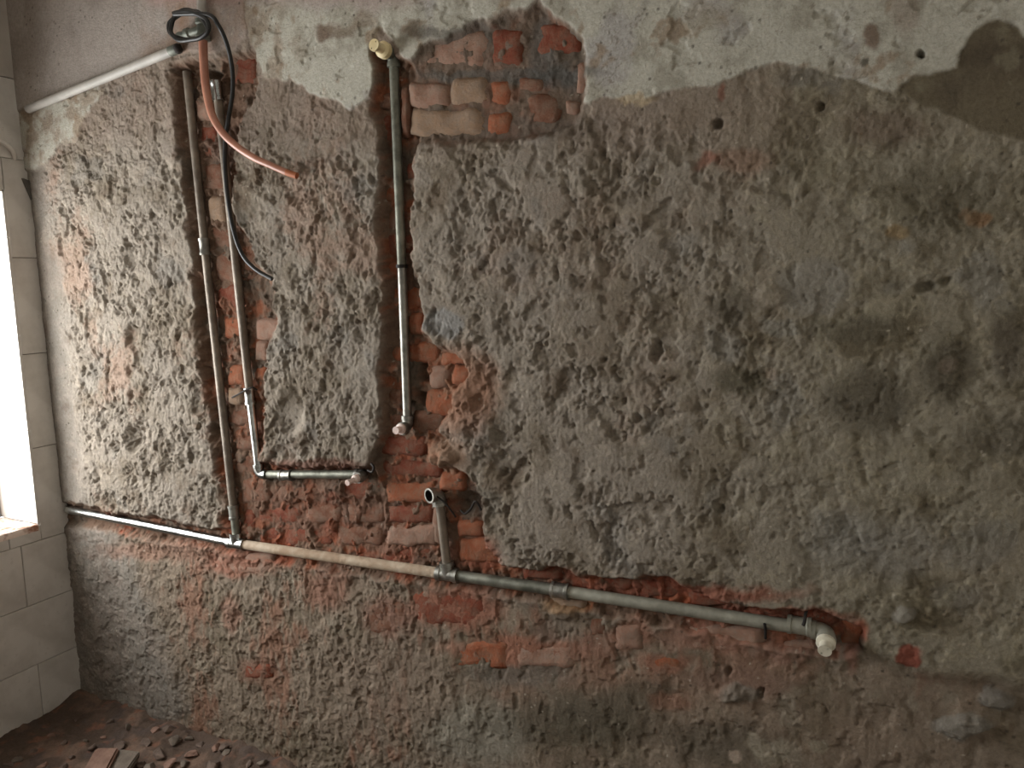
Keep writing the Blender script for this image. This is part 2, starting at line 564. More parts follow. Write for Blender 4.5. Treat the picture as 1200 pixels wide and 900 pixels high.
C = mixc(C, (90, 80, 62), oli * smooth(0.0, 0.35, n5 * 0.7 + n1 * 0.5) * 0.65)
C = mixc(C, (150, 142, 122), oli * smooth(0.12, 0.35, n2) * 0.6)
C = mixc(C, (124, 122, 118), smooth(0.25, 0.45, fbm(GX * 6 + 31, GZ * 6, 3, 95)) * 0.35)
vein = 1 - smooth(0.0, 0.10, np.abs(fbm(ux * 15 + 8, uz * 15, 3, 97, 0.5)))
C = mixc(C, (164, 154, 132), vein * smooth(0.0, 0.3, n1 + 0.2) * (0.15 + 0.35 * right_zone))
# lower wall
Lw = np.broadcast_to(c3((134, 120, 105)), C.shape).copy()
Lw = mixc(Lw, (142, 127, 111), smooth(-0.1, 0.3, n2))
Lw = mixc(Lw, (114, 103, 86), smooth(0.0, 0.4, n1 + 0.3 * n3) * 0.7)
Lw = mixc(Lw, (140, 94, 74), smooth(0.08, 0.4, n4 + 0.5 * streak + 0.1) * 0.55 * (1 - 0.9 * smooth(755, 830, PY + 40 * n1) * smooth(420, 700, PX)))
Lw = mixc(Lw, (146, 136, 120), smooth(0.2, 0.45, n5) * 0.6)
K = 1 - smooth(-14, 14, sLo)
C = mixc(C, Lw, K)
K = 1 - smooth(-14, 14, sCo)
Cc = np.broadcast_to(c3((138, 131, 122)), C.shape).copy()
Cc = mixc(Cc, (150, 141, 131), smooth(-.1, .3, n2)); Cc = mixc(Cc, (122, 110, 101), smooth(0.1, .4, n5) * .8)
C = mixc(C, Cc, K * 0.9)
Sc = np.broadcast_to(c3((112, 102, 84)), C.shape).copy()
Sc = mixc(Sc, (92, 82, 68), smooth(-.1, .35, n1)); Sc = mixc(Sc, (134, 126, 106), smooth(.15, .4, n2) * .6)
C = mixc(C, Sc, 1 - smooth(-3, 3, sSC))
Wc = np.broadcast_to(c3((192, 188, 175)), C.shape).copy()
Wc = mixc(Wc, (170, 165, 151), smooth(-.05, .3, n2)); Wc = mixc(Wc, (176, 171, 168), smooth(.1, .4, n1) * .7)
Wc = mixc(Wc, (150, 130, 108), smooth(0.20, .40, n5 + 0.25 * n3) * .75)
Wc = mixc(Wc, (120, 108, 92), smooth(0.36, .48, n3 + 0.2 * n2) * .6)
crack = np.abs(fbm(GX * 10 + 5, GZ * 10, 4, 99, 0.5))
Wc = mixc(Wc, (128, 120, 106), (1 - smooth(0.0, 0.012, crack)) * smooth(0.0, 0.25, n1) * 0.8)
Kw = 1 - smooth(-2, 2, sW)
topk = smooth(30, -25, 0) if False else 1 - smooth(2, 26, PY + 14 * n2 + 0.06 * np.abs(PX - 430))
Wc = mixc(Wc, (172, 156, 148), (1 - smooth(470, 520, PX)) * topk * 0.85)        # old pink wash
Wc = mixc(Wc, (150, 128, 108), (1 - smooth(310, 365, PX + 40 * n1)) * 0.55 * smooth(-.2, .2, n2))
C = mixc(C, Wc, Kw)
C = mixc(C, Wc, (1 - smooth(-2, 2, sW2)) * 0.95)
Gc = np.broadcast_to(c3((172, 162, 154)), C.shape).copy()
Gc = mixc(Gc, (156, 146, 138), smooth(-.1, .35, n1)); Gc = mixc(Gc, (150, 124, 106), smooth(165, 215, PX + 30 * n2) * (.45 + n2))
Gc = mixc(Gc, (180, 150, 142), (1 - smooth(0, 14, PY + 10 * n2)) * smooth(170, 190, PX) * .6)
C = mixc(C, Gc, 1 - smooth(-2, 2, sG))
# mortar in the exposed brickwork
Ex = np.broadcast_to(c3((124, 100, 84)), C.shape).copy()
Ex = mixc(Ex, (146, 92, 68), smooth(-.05, .3, n2 + .3 * n3) * smooth(300, 420, PX + PY * 0.3))
Ex = mixc(Ex, (104, 92, 80), smooth(0.05, .35, n5) * .9)
Ex = mixc(Ex, (158, 84, 58), smooth(.1, .4, n1 + .4 * n3) * .7 * smooth(430, 560, PY))
C = mixc(C, mixc(Ex, (110, 99, 88), 0.55 + 0 * GX), 1 - smooth(-3, 4, sTB))
C = mixc(C, Ex, 1 - smooth(-3, 4, sEx))


def stain(px, py, rx, ry, col, k=0.8, soft=0.45):
    global C
    g = sum(col) / 3.0
    col = tuple(g + (c - g) * 0.72 for c in col)
    q = np.sqrt(((PX + 14 * wn1 - px) / rx) ** 2 + ((PY + 14 * wn2 - py) / ry) ** 2)
    C = mixc(C, col, k * (1 - smooth(1 - soft, 1 + soft, q)))


for a in ((522, 378, 24, 20, (138, 138, 136), .7, .2), (990, 630, 50, 34, (140, 134, 122), .6), (1058, 640, 44, 34, (140, 133, 122), .55),
          (955, 335, 42, 32, (146, 138, 124), .8, .2), (850, 405, 25, 18, (142, 134, 120), .8, .3), (915, 380, 24, 12, (146, 140, 126), .7, .3),
          (1020, 470, 50, 36, (84, 74, 58), .7), (1110, 430, 34, 40, (84, 74, 58), .7), (870, 445, 28, 16, (88, 80, 58), .7), (862, 360, 24, 24, (92, 82, 66), .7),
          (1000, 385, 50, 18, (98, 90, 72), .6), (1180, 410, 24, 34, (92, 80, 66), .7), (1170, 510, 46, 24, (98, 88, 72), .6),
          (905, 440, 10, 8, (150, 120, 98), .35), (1112, 425, 10, 10, (140, 116, 98), .35), (1040, 150, 50, 22, (120, 96, 78), .6), (870, 190, 36, 14, (150, 108, 84), .6),
          (830, 192, 14, 10, (156, 92, 70), .7), (1145, 257, 15, 8, (166, 112, 66), .8, .3), (1052, 272, 14, 9, (158, 124, 74), .7, .3), (1100, 235, 60, 40, (100, 90, 68), .6),
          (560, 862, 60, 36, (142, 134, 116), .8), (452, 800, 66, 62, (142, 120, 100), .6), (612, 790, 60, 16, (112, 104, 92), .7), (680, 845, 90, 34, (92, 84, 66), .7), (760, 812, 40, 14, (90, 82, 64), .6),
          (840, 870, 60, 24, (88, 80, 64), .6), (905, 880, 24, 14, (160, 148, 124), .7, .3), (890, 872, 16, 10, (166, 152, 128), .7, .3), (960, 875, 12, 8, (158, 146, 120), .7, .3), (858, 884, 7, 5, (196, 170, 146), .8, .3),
          (605, 762, 80, 14, (172, 104, 76), .75), (700, 752, 30, 14, (158, 110, 88), .6), (740, 745, 24, 18, (170, 108, 82), .7), (780, 776, 34, 10, (164, 100, 74), .6), (785, 822, 24, 12, (160, 104, 78), .6),
          (535, 712, 52, 22, (166, 96, 70), .8), (455, 722, 30, 24, (146, 92, 72), .7), (840, 745, 70, 16, (172, 112, 88), .7), (925, 765, 50, 14, (158, 110, 90), .6), (870, 800, 60, 16, (140, 102, 84), .5),
          (1064, 763, 16, 12, (158, 74, 54), .95, .2), (1000, 765, 8, 26, (160, 96, 76), .6), (665, 710, 26, 9, (162, 116, 70), .7), (650, 740, 26, 16, (130, 112, 96), .6),
          (280, 660, 46, 16, (172, 102, 76), .75), (190, 645, 70, 12, (160, 108, 84), .6), (270, 720, 12, 20, (160, 106, 84), .6), (300, 785, 22, 14, (150, 98, 76), .6), (390, 690, 24, 26, (158, 106, 84), .5),
          (1130, 850, 36, 12, (130, 125, 114), .7, .2), (1168, 819, 24, 11, (128, 123, 113), .7, .2), (1060, 716, 12, 8, (146, 138, 124), .7, .2),
          (870, 815, 24, 12, (130, 122, 108), .7, .3), (1022, 46, 9, 16, (130, 104, 84), .9, .3), (832, 22, 26, 20, (166, 152, 128), .6), (1062, 18, 16, 26, (172, 154, 136), .6), (1010, 76, 5, 6, (90, 84, 70), .8, .3),
          (400, 40, 26, 9, (132, 108, 86), .7), (432, 30, 16, 9, (140, 118, 94), .7), (385, 40, 9, 9, (120, 92, 70), .7), (983, 80, 20, 14, (176, 166, 146), .5), (745, 121, 22, 5, (190, 164, 124), .8, .3),
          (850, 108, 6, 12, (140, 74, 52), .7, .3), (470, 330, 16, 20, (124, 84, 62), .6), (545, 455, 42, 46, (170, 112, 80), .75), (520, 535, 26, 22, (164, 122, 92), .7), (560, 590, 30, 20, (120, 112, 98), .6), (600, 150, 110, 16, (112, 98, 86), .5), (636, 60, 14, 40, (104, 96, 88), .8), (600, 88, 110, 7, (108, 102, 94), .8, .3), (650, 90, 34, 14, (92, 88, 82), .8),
          (575, 60, 40, 26, (128, 104, 88), .5), (540, 40, 60, 10, (104, 96, 86), .7), (255, 165, 26, 26, (112, 80, 66), .6),
          (370, 545, 60, 8, (126, 70, 52), .7), (380, 600, 90, 30, (128, 82, 62), .6), (470, 640, 50, 22, (142, 88, 66), .6), (800, 692, 130, 10, (158, 82, 58), .85), (930, 720, 60, 9, (158, 80, 58), .85), (1000, 738, 16, 14, (162, 78, 52), .9),
          (645, 672, 40, 8, (152, 82, 58), .85), (560, 650, 30, 20, (164, 84, 58), .8), (880, 716, 60, 8, (156, 82, 60), .8)):
    stain(*a)
# scattered pale and dark specks of grit
sp = worley(GX * 34 + 7, GZ * 34, 111)
spk = smooth(0.10, 0.07, sp) if False else (1 - smooth(0.06, 0.10, sp))
sel = smooth(0.1, 0.2, perlin(GX * 16, GZ * 16, 113))
C = mixc(C, (190, 180, 164), spk * smooth(0.32, 0.42, perlin(GX * 16, GZ * 16, 113)) * 0.6)
sel = smooth(0.25, 0.35, perlin(GX * 16 + 50, GZ * 16, 115))
C = mixc(C, (70, 62, 54), (1 - smooth(0.06, 0.11, worley(GX * 30 + 1, GZ * 30, 117))) * sel * 0.7)


def grid_mesh(name, V, C, nx, ny, mat, flip=False):
    me = bpy.data.meshes.new(name)
    me.vertices.add(len(V))
    me.vertices.foreach_set('co', V.astype(np.float32).ravel())
    i = np.arange((ny - 1) * nx).reshape(ny - 1, nx)[:, :-1].ravel()
    q = np.stack([i, i + 1, i + nx + 1, i + nx], 1)
    if flip: q = q[:, ::-1]
    nf = len(q)
    me.loops.add(nf * 4)
    me.loops.foreach_set('vertex_index', q.astype(np.int32).ravel())
    me.polygons.add(nf)
    me.polygons.foreach_set('loop_start', np.arange(0, nf * 4, 4, dtype=np.int32))
    me.polygons.foreach_set('use_smooth', np.ones(nf, bool))
    at = me.attributes.new('tint', 'FLOAT_COLOR', 'POINT')
    rgba = np.ones((len(V), 4), np.float32); rgba[:, :3] = C.reshape(-1, 3)
    at.data.foreach_set('color', rgba.ravel())
    me.materials.append(mat)
    me.update()
    me.validate()
    o = bpy.data.objects.new(name, me)
    COL.objects.link(o)
    return o


# keep the relief inside the room: the wall's edges meet floor, ceiling and side walls
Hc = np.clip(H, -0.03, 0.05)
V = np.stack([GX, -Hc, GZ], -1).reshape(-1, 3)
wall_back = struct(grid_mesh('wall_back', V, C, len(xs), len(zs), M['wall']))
wall_back['label'] = 'brick wall with hacked grey render, exposed brick chases and old white plaster above'

# ---- the bricks laid bare: outlines (photo px) x0,y0,x1,y1, tone, proud height
BR = [
    (496, 36, 577, 79, 'p', 19), (577, 34, 617, 80, 'r', 20), (633, 27, 686, 66, 'r', 19), (483, 98, 530, 126, 'p', 21), (532, 92, 575, 123, 't', 21), (576, 94, 603, 123, 'o', 18),
    (620, 112, 658, 146, 'b', 19), (483, 128, 573, 160, 't', 20), (574, 132, 603, 161, 'o', 19), (556, 164, 636, 184, 'b', 18),
    (440, 108, 459, 127, 'b', 6), (440, 136, 459, 166, 'r', 5), (677, 76, 694, 112, 'p', 23), (663, 120, 681, 136, 'p', 21), (472, 100, 482, 160, 'b', 16), (607, 90, 640, 108, 'b', 16),
    (451, 214, 464, 239, 'o', 4), (476, 187, 491, 214, 'r', 4), (450, 246, 492, 270, 'b', 2), (450, 275, 494, 300, 'r', 3), (452, 305, 468, 330, 'o', 3), (452, 335, 496, 362, 'o', 2), (478, 366, 497, 394, 'o', 5),
    (453, 400, 514, 425, 'o', 3), (517, 411, 574, 427, 'o', 12), (503, 428, 528, 455, 'p', 8), (530, 427, 556, 451, 'o', 12), (500, 458, 562, 487, 'o', 9), (452, 456, 473, 481, 'b', 4),
    (482, 482, 520, 508, 'b', 8), (450, 484, 470, 507, 'b', 2), (440, 513, 498, 534, 'r', 8), (442, 541, 517, 561, 'r', 4), (515, 553, 546, 577, 'o', 10), (449, 565, 508, 589, 'o', 7), (453, 593, 508, 613, 'r', 8),
    (536, 610, 568, 630, 'o', 9), (536, 632, 588, 660, 'o', 6), (452, 616, 512, 640, 'p', 8), (445, 643, 505, 662, 'r', 4), (506, 590, 520, 640, 'p', 6),
    (320, 568, 372, 590, 'b', 1), (376, 564, 446, 588, 'r', 0), (300, 594, 352, 616, 'r', 2), (356, 592, 400, 614, 'b', 3), (403, 592, 450, 615, 'b', 4), (330, 620, 390, 640, 'r', 1), (394, 618, 449, 640, 'b', 3), (300, 620, 328, 636, 'r', 0),
    (306, 541, 372, 551, 'r', 2), (376, 542, 440, 551, 'r', 2),
    (610, 662, 658, 680, 'r', 5), (676, 676, 742, 694, 'r', 4), (745, 680, 800, 702, 'r', 4), (803, 692, 868, 712, 'r', 4), (870, 708, 930, 724, 'r', 4), (932, 714, 985, 734, 'r', 4), (986, 724, 1014, 756, 'o', 5),
    (1050, 752, 1079, 775, 'r', 18), (484, 692, 580, 732, 'r', 15), (432, 702, 480, 744, 'b', 15), (528, 750, 600, 781, 'o', 16), (604, 754, 678, 782, 'p', 16), (720, 730, 754, 760, 'p', 16), (640, 700, 688, 717, 't', 12), (755, 768, 802, 788, 'o', 14),
    (768, 813, 802, 833, 'p', 13), (806, 734, 898, 762, 'p', 14), (255, 648, 322, 672, 'p', 16), (160, 632, 250, 650, 'p', 10), (286, 776, 322, 796, 'r', 16), (690, 720, 716, 745, 'b', 13), (905, 752, 960, 776, 'p', 12),
    (228, 115, 249, 142, 'p', 8), (166, 153, 201, 183, 'p', 23), (230, 145, 254, 183, 'r', 2), (243, 229, 263, 261, 't', 8), (277, 246, 301, 264, 't', 14), (274, 62, 303, 99, 'r', 4), (232, 190, 262, 224, 'b', 2), (246, 264, 272, 292, 'b', 2),
    (248, 296, 300, 330, 'b', 2), (250, 335, 284, 364, 'r', 2), (260, 370, 288, 397, 'o', 4), (266, 427, 288, 452, 'o', 9), (298, 400, 313, 424, 'p', 8), (297, 428, 311, 448, 'o', 5), (300, 373, 330, 398, 'p', 10), (262, 400, 292, 424, 'b', 4), (267, 454, 284, 473, 't', 12),
    (274, 502, 298, 528, 'b', 5), (262, 478, 306, 498, 'b', 3), (270, 532, 300, 556, 'b', 3), (282, 560, 316, 590, 'b', 5), (282, 598, 298, 632, 'r', 3),
]


def make_brick(x0, y0, x1, y1, tone, proud, k):
    c = [on_wall(x0, y1, .005), on_wall(x1, y1, .005), on_wall(x1, y0, .005), on_wall(x0, y0, .005)]   # bl br tr tl
    nx = max(5, min(16, int((x1 - x0) / 5))); ny = max(5, min(8, int((y1 - y0) / 4)))
    h0 = proud * 0.001
    rr = random.Random(1000 + k)
    ctr = (c[0] + c[1] + c[2] + c[3]) / 4
    ww = (c[1] - c[0]).length; hh = (c[3] - c[0]).length
    gu = np.linspace(0, 1, nx + 1); gv = np.linspace(0, 1, ny + 1)
    U, W = np.meshgrid(gu, gv)
    P = [[None] * (nx + 1) for _ in range(ny + 1)]
    uu = np.array([[(c[0] * (1 - u) + c[1] * u) * (1 - w) + (c[3] * (1 - u) + c[2] * u) * w for u in gu] for w in gv])
    X = uu[..., 0]; Z = uu[..., 2]
    na = fbm(X * 25, Z * 25, 3, 200 + k); nb = fbm(X * 18 + 5, Z * 18, 2, 300 + k); nc = fbm(X * 18 - 5, Z * 18, 2, 400 + k)
    # rounded, slightly ragged outline
    su = 2 * U - 1; sv = 2 * W - 1
    r = np.maximum(np.abs(su), np.abs(sv))
    cu = 1 - 0.05 * (np.abs(su) ** 4) * (np.abs(sv) ** 4) * 2 * min(1, hh / max(ww, 1e-4) * 1.2)
    X = ctr.x + (X - ctr.x) * cu + 0.009 * nb * r; Z = ctr.z + (Z - ctr.z) * cu + 0.009 * nc * r
    h = h0 + 0.0075 * na - 0.007 * smooth(0.72, 1.0, r) - 0.003 * rr.random()
    vs_ = [Vector((float(X[j, i]), -float(h[j, i]), float(Z[j, i]))) for j in range(ny + 1) for i in range(nx + 1)]
    fs = []
    for j in range(ny):
        for i in range(nx):
            a = j * (nx + 1) + i
            fs.append((a, a + 1, a + nx + 2, a + nx + 1))
    ring = [i for i in range(nx + 1)] + [j * (nx + 1) + nx for j in range(1, ny + 1)] + [ny * (nx + 1) + i for i in range(nx - 1, -1, -1)] + [j * (nx + 1) for j in range(ny - 1, 0, -1)]
    b0 = len(vs_)
    for i in ring:
        v = vs_[i]; vs_.append(Vector((v.x, 0.045, v.z)))
    m = len(ring)
    for i in range(m):
        i2 = (i + 1) % m
        fs.append((ring[i2], ring[i], b0 + i, b0 + i2))
    fs.append(tuple(b0 + i for i in range(m)))
    return mesh_obj('brick', vs_, fs, M[tone], wall_back, True, ctr)


for k, b in enumerate(BR):
    make_brick(*b, k)

# ------------------------------------------------------------------ left wall, tiles, window
mb = MB()
TH = 0.006
for a, b in (((-WALL_T, ROOM_Y, 0), (-TH, WIN_Y0, ROOM_Z)), ((-WALL_T, WIN_Y1, 0), (-TH, 0.02, ROOM_Z)),
             ((-WALL_T, WIN_Y0, 0), (-TH, WIN_Y1, WIN_Z0 - 0.02)), ((-WALL_T, WIN_Y0, WIN_Z1), (-TH, WIN_Y1, ROOM_Z))):
    mb.box(a, b)
wall_left = struct(mb.build('wall_left', M['grout'], smooth_=False))
wall_left['label'] = 'side wall clad in white tiles around the window'


def tile(y0, y1, z0, z1, x0=-TH, x1=0.0, name='tile', mat='tile'):
    """a glazed tile lying in the plane of the left wall, edges eased"""
    g = 0.0009; e = 0.0015
    y0 += g; y1 -= g; z0 += g; z1 -= g
    if y1 - y0 < 0.006 or z1 - z0 < 0.006: return
    j = rnd.uniform(-0.0006, 0.0006)
    v = [(x0 - .001, y0, z0), (x0 - .001, y1, z0), (x0 - .001, y1, z1), (x0 - .001, y0, z1),
         (x1 - e + j, y0, z0), (x1 - e + j, y1, z0), (x1 - e + j, y1, z1), (x1 - e + j, y0, z1),
         (x1 + j, y0 + e, z0 + e), (x1 + j, y1 - e, z0 + e), (x1 + j, y1 - e, z1 - e), (x1 + j, y0 + e, z1 - e)]
    f = [(8, 9, 10, 11)] + [(a, (a + 1) % 4, 4 + (a + 1) % 4, 4 + a) for a in range(4)] + [(4 + a, 4 + (a + 1) % 4, 8 + (a + 1) % 4, 8 + a) for a in range(4)]
    c = Vector(((x0 + x1) / 2, (y0 + y1) / 2, (z0 + z1) / 2))
    return mesh_obj(name, v, f, M[mat], wall_left, False, c)


def tile_row(z0, z1, first, w, zc0=None, zc1=None, stop=-2.4):
    ys = [-0.004, first]
    while ys[-1] > stop: ys.append(ys[-1] - w)
    for a, b in zip(ys[:-1], ys[1:]):
        y1, y0 = a, b
        if z1 <= WIN_Z0 - 0.001 or z0 >= WIN_Z1 or y1 <= WIN_Y0 or y0 >= WIN_Y1:
            tile(y0, y1, z0, z1)
        else:                                                   # cut around the opening
            if y1 > WIN_Y1: tile(max(y0, WIN_Y1), y1, z0, z1)
            if y0 < WIN_Y0: tile(y0, min(y1, WIN_Y0), z0, z1)
            yy0, yy1 = max(y0, WIN_Y0), min(y1, WIN_Y1)
            if yy1 > yy0:
                if z0 < WIN_Z0: tile(yy0, yy1, z0, WIN_Z0 - 0.004)
                if z1 > WIN_Z1: tile(yy0, yy1, WIN_Z1, z1)


tile_row(0.0, 0.2, -0.155, 0.30); tile_row(0.2, 0.4, -0.315, 0.30); tile_row(0.4, 0.6, -0.167, 0.30)
tile_row(0.6, 0.9, -0.20, 0.20); tile_row(0.9, 1.2, -0.20, 0.20); tile_row(1.2, 1.5, -0.20, 0.20); tile_row(1.5, 1.8, -0.20, 0.20); tile_row(1.8, 2.04, -0.20, 0.20)
mb = MB().box((-TH - 0.001, ROOM_Y, 2.042), (0.0, -0.002, ROOM_Z))
mb.build('plaster_band', M['band'], wall_left, False)
mb = MB().box((-TH - 0.001, ROOM_Y, 0.0), (0.0, -2.61, 2.04))
mb.build('plaster_band', M['band'], wall_left, False)

# cement that spilled over the corner edge
q = [on_left(25, 209), on_left(38, 214), on_left(52, 217), on_left(54, 268), on_left(49, 262), on_left(43, 249), on_left(35, 232)]
vv = [Vector((0.009, p.y, p.z)) for p in q] + [Vector((-0.004, p.y - 0.002, p.z)) for p in q]
n = len(q)
mesh_obj('cement_patch', vv, [tuple(range(n))] + [((i + 1) % n, i, n + i, n + (i + 1) % n) for i in range(n)] + [tuple(reversed(range(n, 2 * n)))], M['cement'], wall_left, False, q[3])

# window: reveal tiles, dusty sill, grey outer frame
win = bpy.data.objects.new('window_1', None)
win.location = (-WALL_T / 2, (WIN_Y0 + WIN_Y1) / 2, WIN_Z0)
COL.objects.link(win)
struct(win)
win['label'] = 'open window with white tiled reveal and dusty sill'


def rbox(name, a, b, mat, bev=0.0015):
    o = MB().box(a, b).build(name, mat, win, False)
    return o


for (z0, z1) in ((WIN_Z0, 0.96), (0.96, 1.26), (1.26, 1.56), (1.56, WIN_Z1)):
    rbox('reveal_tile', (-WALL_T + .001, WIN_Y1 - 0.007, z0 + .001), (-0.001, WIN_Y1 + 0.001, z1 - .001), M['tile'])
    rbox('reveal_tile', (-WALL_T + .001, WIN_Y0 - 0.001, z0 + .001), (-0.001, WIN_Y0 + 0.007, z1 - .001), M['tile'])
y = WIN_Y0
while y < WIN_Y1 - .01:
    y2 = min(y + 0.21, WIN_Y1)
    rbox('reveal_tile', (-WALL_T + .001, y + .001, WIN_Z1 - 0.007), (-0.001, y2 - .001, WIN_Z1 + .001), M['tile'])
    y = y2
# sill: uneven dusty mortar bed
sxn, syn = 14, 60
sx = np.linspace(-WALL_T, 0.001, sxn); sy = np.linspace(WIN_Y0, WIN_Y1 - 0.006, syn)
SX, SY = np.meshgrid(sx, sy)
SZ = WIN_Z0 - 0.001 + 0.004 * fbm(SX * 30, SY * 30, 3, 500) * (SX < -0.004) + 0.018 * smooth(-0.08, -0.19, SX) * (0.6 + fbm(SX * 14, SY * 14, 2, 501)) if False else WIN_Z0 - 0.002 + 0.004 * fbm(SX * 30, SY * 30, 3, 500) * (SX < -0.006)
vv = [Vector((float(SX[j, i]), float(SY[j, i]), float(SZ[j, i]))) for j in range(syn) for i in range(sxn)]
ff = [(j * sxn + i, j * sxn + i + 1, (j + 1) * sxn + i + 1, (j + 1) * sxn + i) for j in range(syn - 1) for i in range(sxn - 1)]
nb_ = len(vv)
vv += [Vector((0.001, float(y_), WIN_Z0 - 0.022)) for y_ in sy]
ff += [((j + 1) * sxn + sxn - 1, j * sxn + sxn - 1, nb_ + j, nb_ + j + 1) for j in range(syn - 1)]
o = mesh_obj('sill', vv, ff, M['sill'], None, True)
o.parent = win; o.matrix_parent_inverse = Matrix.Translation(-win.location)
fx0, fx1 = -WALL_T - 0.03, -WALL_T + 0.006
for a, b in (((fx0, WIN_Y1 - .045, WIN_Z0), (fx1, WIN_Y1 - .007, WIN_Z1)), ((fx0, WIN_Y0 + .007, WIN_Z0), (fx1, WIN_Y0 + .045, WIN_Z1)),
             ((fx0, WIN_Y0 + .045, WIN_Z0), (fx1, WIN_Y1 - .045, WIN_Z0 + .035)), ((fx0, WIN_Y0 + .045, WIN_Z1 - .045), (fx1, WIN_Y1 - .045, WIN_Z1 - .007)),
             ((fx0 + .005, (WIN_Y0 + WIN_Y1) / 2 - .018, WIN_Z0 + .035), (fx1 - .005, (WIN_Y0 + WIN_Y1) / 2 + .018, WIN_Z1 - .045))):
    rbox('frame_bar', a, b, M['frame'])

# ------------------------------------------------------------------ rest of the room shell
fxs = np.unique(np.concatenate([np.arange(-0.012, 1.3, 0.006), np.linspace(1.3, ROOM_X, 60)]))
fys = np.unique(np.concatenate([np.linspace(ROOM_Y, -0.7, 60), np.arange(-0.7, 0.03, 0.006)]))
FX, FY = np.meshgrid(fxs, fys)
bank = np.exp(-((FY * -1) / 0.11)) * (0.032 + 0.03 * fbm(FX * 7, FY * 7, 2, 602)) + np.exp(-FX / 0.08) * 0.012
FZ = 0.004 + bank + 0.008 * fbm(FX * 12, FY * 12, 4, 600, 0.6) + 0.012 * (1 - worley(FX * 34, FY * 34, 603)) * smooth(-0.1, 0.3, fbm(FX * 6, FY * 6, 2, 605)) + 0.0025 * fbm(FX * 60, FY * 60, 3, 604)
FC = np.broadcast_to(c3((92, 77, 67)), FX.shape + (3,)).copy()
FC = mixc(FC, (124, 102, 88), smooth(0, .35, fbm(FX * 10, FY * 10, 4, 610))); FC = mixc(FC, (92, 80, 74), smooth(0.05, .4, fbm(FX * 14, FY * 14, 3, 615)) * .8)
FC = mixc(FC, (140, 98, 78), smooth(0.15, .4, fbm(FX * 22, FY * 22, 3, 618)) * .6)
FV = np.stack([FX, FY, FZ], -1).reshape(-1, 3)
floor = struct(grid_mesh('floor', FV, FC, len(fxs), len(fys), M['dirt']))
struct(MB().box((-WALL_T, ROOM_Y - .15, ROOM_Z), (ROOM_X + .15, 0.05, ROOM_Z + 0.1)).build('ceiling', M['plaster'], smooth_=False))
struct(MB().box((ROOM_X, ROOM_Y, -.05), (ROOM_X + .15, 0.05, ROOM_Z)).build('wall_right', M['plaster'], smooth_=False))
mb = MB().box((-WALL_T, ROOM_Y - .15, -.05), (ROOM_X + .15, ROOM_Y, ROOM_Z))
struct(mb.build('wall_rear', M['plaster'], smooth_=False))

# ------------------------------------------------------------------ water pipes
PR = 0.0135
VR = 0.0112
PH = 0.013                                                    # pipe axis height above the brick face


def W(px, py, h=PH):
    return on_wall(px, py, h)


def pipe(parent, a, b, mat, r=PR, name='pipe'):
    a = Vector(a); b = Vector(b)
    n = max(2, int((b - a).length / 0.05))
    return MB().sweep([a + (b - a) * (i / n) for i in range(n + 1)], r, 18).build(name, M[mat], parent)


def coupling(parent, c, d, mat='fit', L=0.042, name='coupling', r=None):
    c = Vector(c); d = Vector(d).normalized()
    R = (r or PR) * 1.28
    return MB().lathe(c - d * L / 2, c + d * L / 2, [(0, R * .86), (0, R * 1.1), (.16, R * 1.1), (.2, R), (.8, R), (.84, R * 1.1), (1, R * 1.1), (1, R * .86)], 20).build(name, M[mat], parent)


def elbow(parent, c, d1, d2, mat='fit', L=0.030, r=None, hollow=False):
    """90 degree elbow centred on c with its two sockets pointing along d1 and d2"""
    c = Vector(c); d1 = Vector(d1).normalized(); d2 = Vector(d2).normalized()
    R = (r or PR) * 1.22
    pts = [c + d1 * L]; rad = [R * 1.12]
    pts += [c + d1 * (L * .68), c + d1 * (L * .66)]; rad += [R * 1.12, R]
    for k in range(7):
        t = k / 6
        pts.append(c + d1 * (L * .6 * (1 - t) ** 2) + d2 * (L * .6 * t ** 2)); rad.append(R)
    pts += [c + d2 * (L * .66), c + d2 * (L * .68), c + d2 * L]; rad += [R, R * 1.12, R * 1.12]
    m = MB().sweep(pts, rad, 20)
    if hollow:
        m.f.pop()                                             # the socket is open: rim only
        m.sweep([c + d2 * L, c + d2 * (L + 1e-5)], [R * 1.12, R * .86], 20, cap=False)
    return m.build('elbow', M[mat], parent)


def tee(parent, c, d, br, mat='fit', L=0.030):
    c = Vector(c); d = Vector(d).normalized(); br = Vector(br).normalized()
    R = PR * 1.22
    m = MB().lathe(c - d * L, c + d * L, [(0, R * .9), (0, R * 1.12), (.2, R * 1.12), (.22, R), (.78, R), (.8, R * 1.12), (1, R * 1.12), (1, R * .9)], 20)
    m.lathe(c, c + br * L * 1.05, [(0, R), (.66, R), (.68, R * 1.12), (1, R * 1.12), (1, R * .9)], 20)
    return m.build('tee', M[mat], parent)


def plug(parent, c, d, mat, L=0.035, r=0.011):
    """screw-in test plug: collar, waisted stem, hollow cup at the end"""
    c = Vector(c); d = Vector(d).normalized()
    return MB().lathe(c, c + d * L, [(0, r), (.15, r), (.2, r * 1.45), (.42, r * 1.45), (.5, r * .9), (.8, r * .82), (.86, r * 1.02), (1, r * 1.02), (1, r * .62), (.86, r * .55)], 18).build('plug', M[mat], parent)


OUT = Vector((0, -1, 0))
